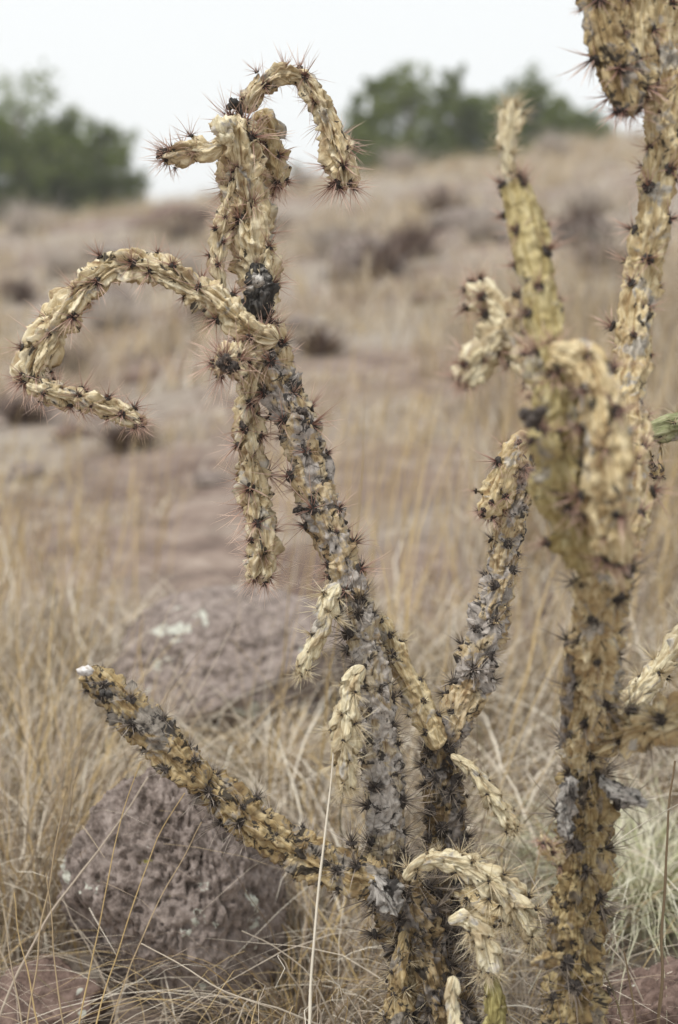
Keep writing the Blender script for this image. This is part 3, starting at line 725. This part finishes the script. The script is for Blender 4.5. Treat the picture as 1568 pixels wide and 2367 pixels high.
# low mat further up
add_grass(24000, 2.2, 7.5, 20, .07, .03, .13, .0038, 4, .2, 1.2, (.25, 1.0), lambda x, y: pn(x, y, .9, 8.) + .15 * smooth(-.2, .1, x / y) > -.06)
add_grass(9000, 4.5, 24, 45, .09, .15, .42, .008, 4, .1, .7, (.35, 1.0))
add_grass(30000, 6.0, 28, 16, .22, .06, .26, .010, 3, .1, .8, (.3, 1.0), lambda x, y: pn(x, y, .4, 2.) > -.06)
Vs, Fs, ts, b = [], [], [], 0
for V_, F_, t_ in parts:
    Vs.append(V_); Fs.append(F_ + b); ts.append(t_); b += len(V_)
gr = link('dry_grass', mesh_np('dry_grass', np.vstack(Vs), np.vstack(Fs), [M['straw']], True, {'tint': np.concatenate(ts)}))
tag(gr, 'dry straw coloured grass covering the slope', 'grass', kind='stuff')

def tuft(X, Y, n, h0, h1, wd, mat, label, tint, bend=(.3, 1.2), spread=.03, curl=None, lean=(.1, .6), d=None):
    p = ground_at(X, Y) if d is None else at(X, Y, d)
    z = float(terrain(p[0], p[1])); base = np.array([p[0], p[1], z])
    root = RNG.normal(0, spread, (n, 3)); root[:, 2] = terrain(root[:, 0] + p[0], root[:, 1] + p[1]) - z - .003
    az = np.arctan2(root[:, 1], root[:, 0]) + RNG.normal(0, .5, n)
    V_, F_, t_ = blades(root, RNG.uniform(h0, h1, n), az, RNG.uniform(lean[0], lean[1], n), RNG.uniform(bend[0], bend[1], n), RNG.uniform(.6, 1.3, n) * wd, RNG.uniform(tint[0], tint[1], n), 9, None if curl is None else RNG.uniform(curl[0], curl[1], n))
    o = link('grass_tuft', mesh_np('grass_tuft', V_, F_, [M[mat]], True, {'tint': t_}), None, base)
    return tag(o, label, 'grass tuft')
tuft(1480, 2330, 700, .10, .22, .0032, 'curly', 'curly green and white grass tuft beside the dark red rock', (.4, 1), (.4, 1.05), .035, (0, .35), (.1, .5), d=1.72)
tuft(610, 1830, 260, .10, .24, .0040, 'straw', 'pale bushy grass tuft between the two lava boulders', (.55, 1), (.3, 1.1), .035, (0, .5))
tuft(700, 2320, 420, .12, .30, .0022, 'straw', 'tangled straw tuft between the large boulder and the trunk', (.2, 1), (.3, 1.3), .05, (0, .4), d=1.52)
tuft(60, 2150, 380, .20, .45, .0022, 'straw', 'tall straw tuft between the large boulder and the rusty stone', (.3, .95), (.1, .7), .06, None, (.05, .4))
tuft(1210, 2300, 240, .10, .24, .0022, 'straw', 'low straw tuft between the two trunks', (.2, 1), (.3, 1.2), .05, None, d=1.50)

# single stalks close to the cacti
def stalk(pts, r, tint, label, group=None):
    W3 = [list(at(x, y, d)) + [r] for x, y, d in pts]
    Q, u = resample(W3, .012)
    C = Q[:, :3]; C = C + .0015 * np.stack([vnoise(np.stack([u * 25, 0 * u + k * 3.1, 0 * u + pts[0][0]], -1)) for k in range(3)], -1)
    # root: run down to the soil
    end = C[-1].copy(); dn = end - C[-2]; z = float(terrain(end[0], end[1]))
    if end[2] > z:
        k = np.linspace(0, 1, 8)[1:, None]; tgt = np.array([end[0] + dn[0] / max(1e-6, -dn[2]) * (end[2] - z) * .6, end[1] + .02, 0]); tgt[2] = float(terrain(tgt[0], tgt[1])) - .004
        C = np.vstack([C, end + (tgt - end) * k])
    p0 = C[-1].copy()
    T, N, B = frames(C); n = len(C); rr = r * (.45 + .55 * np.linspace(0, 1, n)) * (1 + .25 * (np.arange(n) % 9 == 0))
    a = np.arange(5) * 2 * math.pi / 5
    V_ = (C[:, None] + (np.cos(a)[None, :, None] * N[:, None] + np.sin(a)[None, :, None] * B[:, None]) * rr[:, None, None]).reshape(-1, 3) - p0
    i = np.arange(n - 1)[:, None] * 5 + np.arange(5)[None]; j = np.arange(n - 1)[:, None] * 5 + (np.arange(5)[None] + 1) % 5
    F_ = np.stack([i, j, j + 5, i + 5], -1).reshape(-1, 4)
    o = link('grass_stalk', mesh_np('grass_stalk', V_, F_, [M['straw']], True, {'tint': np.full(len(V_), tint)}), None, p0)
    return tag(o, label, 'grass stalk', group)
stalk([(775, 1720, 1.24), (765, 1800, 1.24), (748, 1950, 1.23), (730, 2120, 1.22), (712, 2367, 1.21), (705, 2460, 1.20)], .0016, .95, 'pale straight stalk crossing in front of the ochre branch')
gl = 'thin golden stalk leaning in front of the large boulder'
stalk([(330, 1760, 1.35), (290, 1860, 1.35), (255, 2000, 1.34), (225, 2150, 1.34), (185, 2367, 1.33), (170, 2450, 1.33)], .0009, .55, gl, 'golden stalks before the boulder')
stalk([(430, 1835, 1.35), (370, 1930, 1.35), (310, 2080, 1.34), (265, 2220, 1.34), (220, 2367, 1.33), (200, 2440, 1.33)], .0009, .55, gl, 'golden stalks before the boulder')
stalk([(468, 1900, 1.38), (400, 2020, 1.38), (330, 2160, 1.37), (280, 2300, 1.36), (240, 2420, 1.36)], .0009, .5, gl, 'golden stalks before the boulder')
stalk([(345, 1800, 1.45), (230, 1960, 1.43), (120, 2110, 1.41), (50, 2230, 1.40), (-10, 2367, 1.39), (-40, 2440, 1.38)], .0017, .72, 'thick tan stalk leaning across the large boulder')
stalk([(1558, 1760, 1.30), (1548, 1880, 1.30), (1536, 2060, 1.30), (1530, 2200, 1.30), (1522, 2367, 1.30), (1520, 2460, 1.30)], .0020, .12, 'dark upright stalk beside the curly grass tuft')
stalk([(1600, 1850, 1.25), (1540, 1875, 1.26), (1470, 1915, 1.27), (1410, 1975, 1.28), (1360, 2100, 1.32), (1345, 2300, 1.34), (1342, 2440, 1.34)], .0009, .97, 'fine pale stalk arching out from behind the ochre trunk')
stalk([(1360, 2150, 1.40), (1420, 2200, 1.40), (1470, 2280, 1.41), (1520, 2400, 1.42)], .0012, .9, 'pale bent stalk fallen over the dark red rock')
for k, (x0, y0, x1, y1, tn) in enumerate([(1340, 2180, 1420, 2420, .08), (1395, 2230, 1450, 2420, .05), (1440, 2200, 1475, 2420, .1)]):
    stalk([(x0, y0, 1.36), ((x0 + x1) / 2 + 6, (y0 + y1) / 2, 1.36), (x1, y1, 1.36)], .0016, tn, 'dead dark stem standing beside the ochre trunk', 'dark stems by the trunk')
bl = 'loose golden stalk standing by the small rusty stone'
for k, (x0, y0, x1, y1) in enumerate([(110, 2020, 150, 2400), (30, 2060, 95, 2400), (8, 2100, 60, 2400), (150, 1850, 60, 2400)]):
    stalk([(x0, y0, 1.33), ((x0 + x1) / 2 - 5, (y0 + y1) / 2, 1.33), (x1, y1, 1.33)], .0010, .5 + .1 * (k % 3), bl, 'golden stalks by the rusty stone')
for lb, pts in [('pale curved stem drooping over the lichen spotted boulder', [(440, 1665, 1.9), (520, 1650, 1.9), (590, 1690, 1.88), (650, 1800, 1.86)]),
                ('pale bent stem lying across the foot of the large boulder', [(330, 2180, 1.36), (420, 2230, 1.35), (520, 2290, 1.34), (640, 2330, 1.34)]),
                ('pale curved stem arching over the tangled straw tuft', [(560, 2150, 1.38), (640, 2190, 1.38), (720, 2260, 1.38), (770, 2360, 1.38)]),
                ('pale stem rising behind the fork of the grey speckled stem', [(1030, 1480, 1.9), (1060, 1560, 1.9), (1075, 1680, 1.88), (1080, 1800, 1.86)]),
                ('pale stem bowing between the bleached arch joint and ochre trunk', [(1080, 1960, 1.40), (1140, 1950, 1.40), (1220, 2010, 1.40), (1270, 2120, 1.40)])]:
    stalk(pts, .0012, .85, lb)

# ------------------------------------------------------------------ shrubs on the slope
def leaf_mat(name, c1, c2, c3, thin=False):
    m, n, b = new_mat(name, 0.75)
    t = attr(n, 'tint').outputs['Fac']
    c = ramp(n, t, [(0, c1), (.5, c2), (1, c3)])
    n.links.new(c, b.inputs['Base Color'])
    if thin:
        tr = n.nodes.new('ShaderNodeBsdfTranslucent'); n.links.new(c, tr.inputs[0])
        ms = n.nodes.new('ShaderNodeMixShader'); ms.inputs[0].default_value = .52
        n.links.new(b.outputs[0], ms.inputs[1]); n.links.new(tr.outputs[0], ms.inputs[2])
        n.links.new(ms.outputs[0], n.nodes['Material Output'].inputs['Surface'])
    return m
M['sage'] = leaf_mat('grey_shrub_twigs', (.36, .30, .26), (.50, .44, .385), (.62, .56, .50), True)
M['scrub'] = leaf_mat('brown_scrub_twigs', (.10, .07, .06), (.18, .13, .11), (.28, .21, .17))
M['juniper'] = leaf_mat('juniper_leaves', (.10, .14, .025), (.16, .20, .042), (.23, .27, .08), True)
mm, n_, b_ = new_mat('bark', .9); b_.inputs['Base Color'].default_value = (.13, .10, .085, 1); M['bark'] = mm
def sprigs(C, S, tint):
    """small crossed leaf faces: centres C, sizes S"""
    n = len(C)
    a = RNG.normal(0, 1, (n, 3)); a /= np.linalg.norm(a, axis=1)[:, None]
    b = RNG.normal(0, 1, (n, 3)); b -= a * (a * b).sum(1)[:, None]; b /= np.linalg.norm(b, axis=1)[:, None]
    s = S[:, None]
    V_ = np.stack([C - a * s, C + b * s * .45, C + a * s, C - b * s * .45], 1).reshape(-1, 3)
    F_ = np.arange(4 * n).reshape(n, 4)
    return V_, F_, np.repeat(tint, 4)
def shrub(X, Y, w, h, n, label, group, mat='sage'):
    p = ground_at(X, Y); z = float(terrain(p[0], p[1]))
    root = RNG.normal(0, w * .12, (n, 3)); root[:, 2] = -.02
    az = RNG.uniform(0, 6.28, n)
    V_, F_, t_ = blades(root, RNG.uniform(.3, 1.3, n) * h, az, RNG.uniform(.0, 1.1, n) ** 1.5 * w / h, RNG.uniform(0, .4, n), np.full(n, .016), RNG.uniform(0, 1, n), 4)
    nm = 'grey_shrub' if mat == 'sage' else 'scrub_clump'
    o = link(nm, mesh_np(nm, V_, F_, [M[mat]], True, {'tint': t_}), None, (p[0], p[1], z))
    return tag(o, label, 'shrub', group)
sh = [(300, 470, .55, .40), (60, 540, .5, .40), (380, 450, .4, .35), (830, 400, .5, .40), (1050, 375, .5, .40), (930, 400, .4, .38), (1280, 360, .45, .36), (700, 440, .4, .35), (150, 640, .35, .28), (420, 650, .3, .25), (780, 600, .3, .24), (1120, 560, .3, .24), (1360, 500, .35, .26), (260, 760, .25, .2), (1340, 760, .22, .18)]
for X, Y, w, h in sh:
    shrub(X, Y, w, h, 300, 'low grey twiggy shrub growing on the slope', 'grey shrubs on the slope')
scrub = [(870, 640, .34, .26), (790, 590, .30, .22), (960, 600, .26, .26), (1340, 560, .35, .24), (1390, 640, .26, .2), (620, 540, .4, .24), (230, 720, .22, .2), (420, 560, .35, .22), (150, 860, .16, .14), (480, 760, .2, .15), (60, 980, .14, .12), (300, 1040, .12, .10), (1020, 500, .4, .26), (740, 820, .14, .12), (40, 700, .25, .2)]
for X, Y, w, h in scrub:
    shrub(X, Y, w, h, 260, 'dark brown dead scrub clump on the slope', 'dark scrub clumps on the slope', 'scrub')

# ------------------------------------------------------------------ trees on the crest
def tree(X, ytop, ybase, wpx, d, label, lobes, seed):
    """X, width and heights in layout units at depth d"""
    s = pxs(d); g = np.random.default_rng(seed)
    p = at(X, ybase, d); z = float(terrain(p[0], p[1])); top = at(X, ytop, d)[2]
    H = top - z
    e = bpy.data.objects.new('juniper_tree', None); COL.objects.link(e); e.location = (p[0], p[1], z)
    tag(e, label, 'tree')
    # trunk with limbs
    Vs, Fs, b = [], [], 0
    def tube(P0, P1, r0, r1, k=7, segs=5):
        nonlocal b
        t = np.linspace(0, 1, segs); C = P0 + (P1 - P0) * t[:, None] + .05 * H * np.stack([vnoise(np.stack([t * 2, 0 * t + q, 0 * t + seed + P1[0]], -1)) for q in range(3)], -1) * t[:, None]
        T, N, B = frames(C); a = np.arange(k) * 2 * math.pi / k; rr = r0 + (r1 - r0) * t
        Vs.append((C[:, None] + (np.cos(a)[None, :, None] * N[:, None] + np.sin(a)[None, :, None] * B[:, None]) * rr[:, None, None]).reshape(-1, 3))
        i = np.arange(segs - 1)[:, None] * k + np.arange(k)[None]; j = np.arange(segs - 1)[:, None] * k + (np.arange(k)[None] + 1) % k
        Fs.append(np.stack([i, j, j + k, i + k], -1).reshape(-1, 4) + b); b += segs * k
    tube(np.array([0, 0, -.1]), np.array([.03 * H, 0, .85 * H]), .045 * H, .012 * H)
    Cs, Ss, Ts = [], [], []
    for (lx, lz, lr, ly) in lobes:            # lobe centre x (-.5...5 of width), z (0..1 of height), radius (of width)
        c = np.array([lx * wpx * s, ly * wpx * s, lz * H])
        tube(np.array([.01 * H, 0, max(.12, lz - .3) * H]), c, .02 * H, .006 * H, 6, 4)
        r = lr * wpx * s
        m = int(760 * np.clip(lr / .3, .5, 1.6))
        # clumps inside the lobe
        nc = 15; dirs = g.normal(0, 1, (nc, 3)); dirs /= np.linalg.norm(dirs, axis=1)[:, None]
        cc = c + dirs * (r * g.uniform(.3, 1.15, (nc, 1)) ** .7) * np.array([1, 1, 1.15])
        idx = g.integers(0, nc, m)
        q = cc[idx] + g.normal(0, .15 * r, (m, 3))
        q[:, 2] = np.maximum(q[:, 2], .04 * H)
        Cs.append(q); Ss.append(g.uniform(.5, 1.2, m) * .075 * (H / 3) ** .5); Ts.append(np.clip(g.normal(.5, .22, m) + .25 * g.normal(0, 1, nc)[idx], 0, 1))
    link('trunk', mesh_np('trunk', np.vstack(Vs), np.vstack(Fs), [M['bark']]), e)
    V_, F_, t_ = sprigs(np.vstack(Cs), np.concatenate(Ss), np.concatenate(Ts))
    link('crown', mesh_np('crown', V_, F_, [M['juniper']], False, {'tint': t_}), e)
    return e
rnd = [(0, .55, .42, 0), (-.22, .4, .30, .1), (.22, .42, .3, -.1), (0, .78, .26, 0), (-.12, .68, .26, .1), (.2, .25, .26, .1), (-.25, .22, .26, -.1), (0, .25, .3, -.2), (.3, .12, .24, 0), (-.3, .12, .24, .05), (0, .1, .3, .1)]
tall_ = [(0, .3, .42, 0), (.05, .55, .36, .1), (-.08, .5, .34, -.1), (0, .75, .28, 0), (.03, .9, .16, 0), (.2, .22, .3, .1), (-.2, .25, .3, 0), (.15, .1, .3, 0), (-.2, .1, .3, .1)]
tree(45, 195, 500, 340, 24, 'tall dark green juniper, the bulkiest crown on the low end of the crest', rnd, 1)
tree(-60, 250, 520, 220, 23, 'broad dark juniper crowding the outer side of the bulky one', rnd, 2)
tree(150, 265, 470, 230, 24.5, 'middling juniper nestled against the bulky one', tall_, 3)
tree(245, 285, 460, 180, 24, 'small round juniper ending the clump that faces the hooked cactus', rnd, 4)
tree(855, 180, 400, 160, 27, 'slim juniper nearest the hooked cactus top in the crest row', tall_, 5)
tree(940, 145, 390, 210, 26, 'tallest juniper in the crest row behind the cacti', rnd, 6)
tree(1045, 165, 380, 170, 26.5, 'pointed slim juniper next to the tallest in the crest row', tall_, 7)
tree(1125, 195, 370, 190, 27, 'low juniper filling the gap behind the star like cactus tip', rnd, 8)
tree(1225, 175, 360, 190, 26, 'rounded juniper behind the olive cactus stem', rnd, 9)
tree(1295, 220, 350, 150, 26.5, 'small juniper at the end of the crest row', rnd, 10)
tree(1365, 255, 345, 110, 27, 'dwarf juniper beyond the small one ending the crest row', rnd, 12)
tree(686, 368, 410, 34, 25.5, 'tiny lone juniper on the crest behind the drooping top joint', rnd, 11)

# ------------------------------------------------------------------ haze volume added to lighten the far trees
hm = bpy.data.materials.new('added_haze'); hm.use_nodes = True
hn = hm.node_tree; hn.nodes.remove(hn.nodes['Principled BSDF'])
pv = hn.nodes.new('ShaderNodeVolumePrincipled'); pv.inputs['Color'].default_value = (.96, .96, .95, 1)
pv.inputs['Density'].default_value = .0032
hn.links.new(pv.outputs[0], hn.nodes['Material Output'].inputs['Volume'])
zs = GZ.min() - 1.0
x0, x1, y0, y1, z0, z1 = -62, 62, -42, 92, zs, 11.5
V = [(x, y, z) for z in (z0, z1) for y in (y0, y1) for x in (x0, x1)]
F = [(0, 2, 3, 1), (4, 5, 7, 6), (0, 1, 5, 4), (2, 6, 7, 3), (0, 4, 6, 2), (1, 3, 7, 5)]
hz = link('haze', mesh_np('haze', V, F, [hm], False))
tag(hz, 'thin added haze over the whole hillside, lightening the far trees', 'haze', kind='stuff')
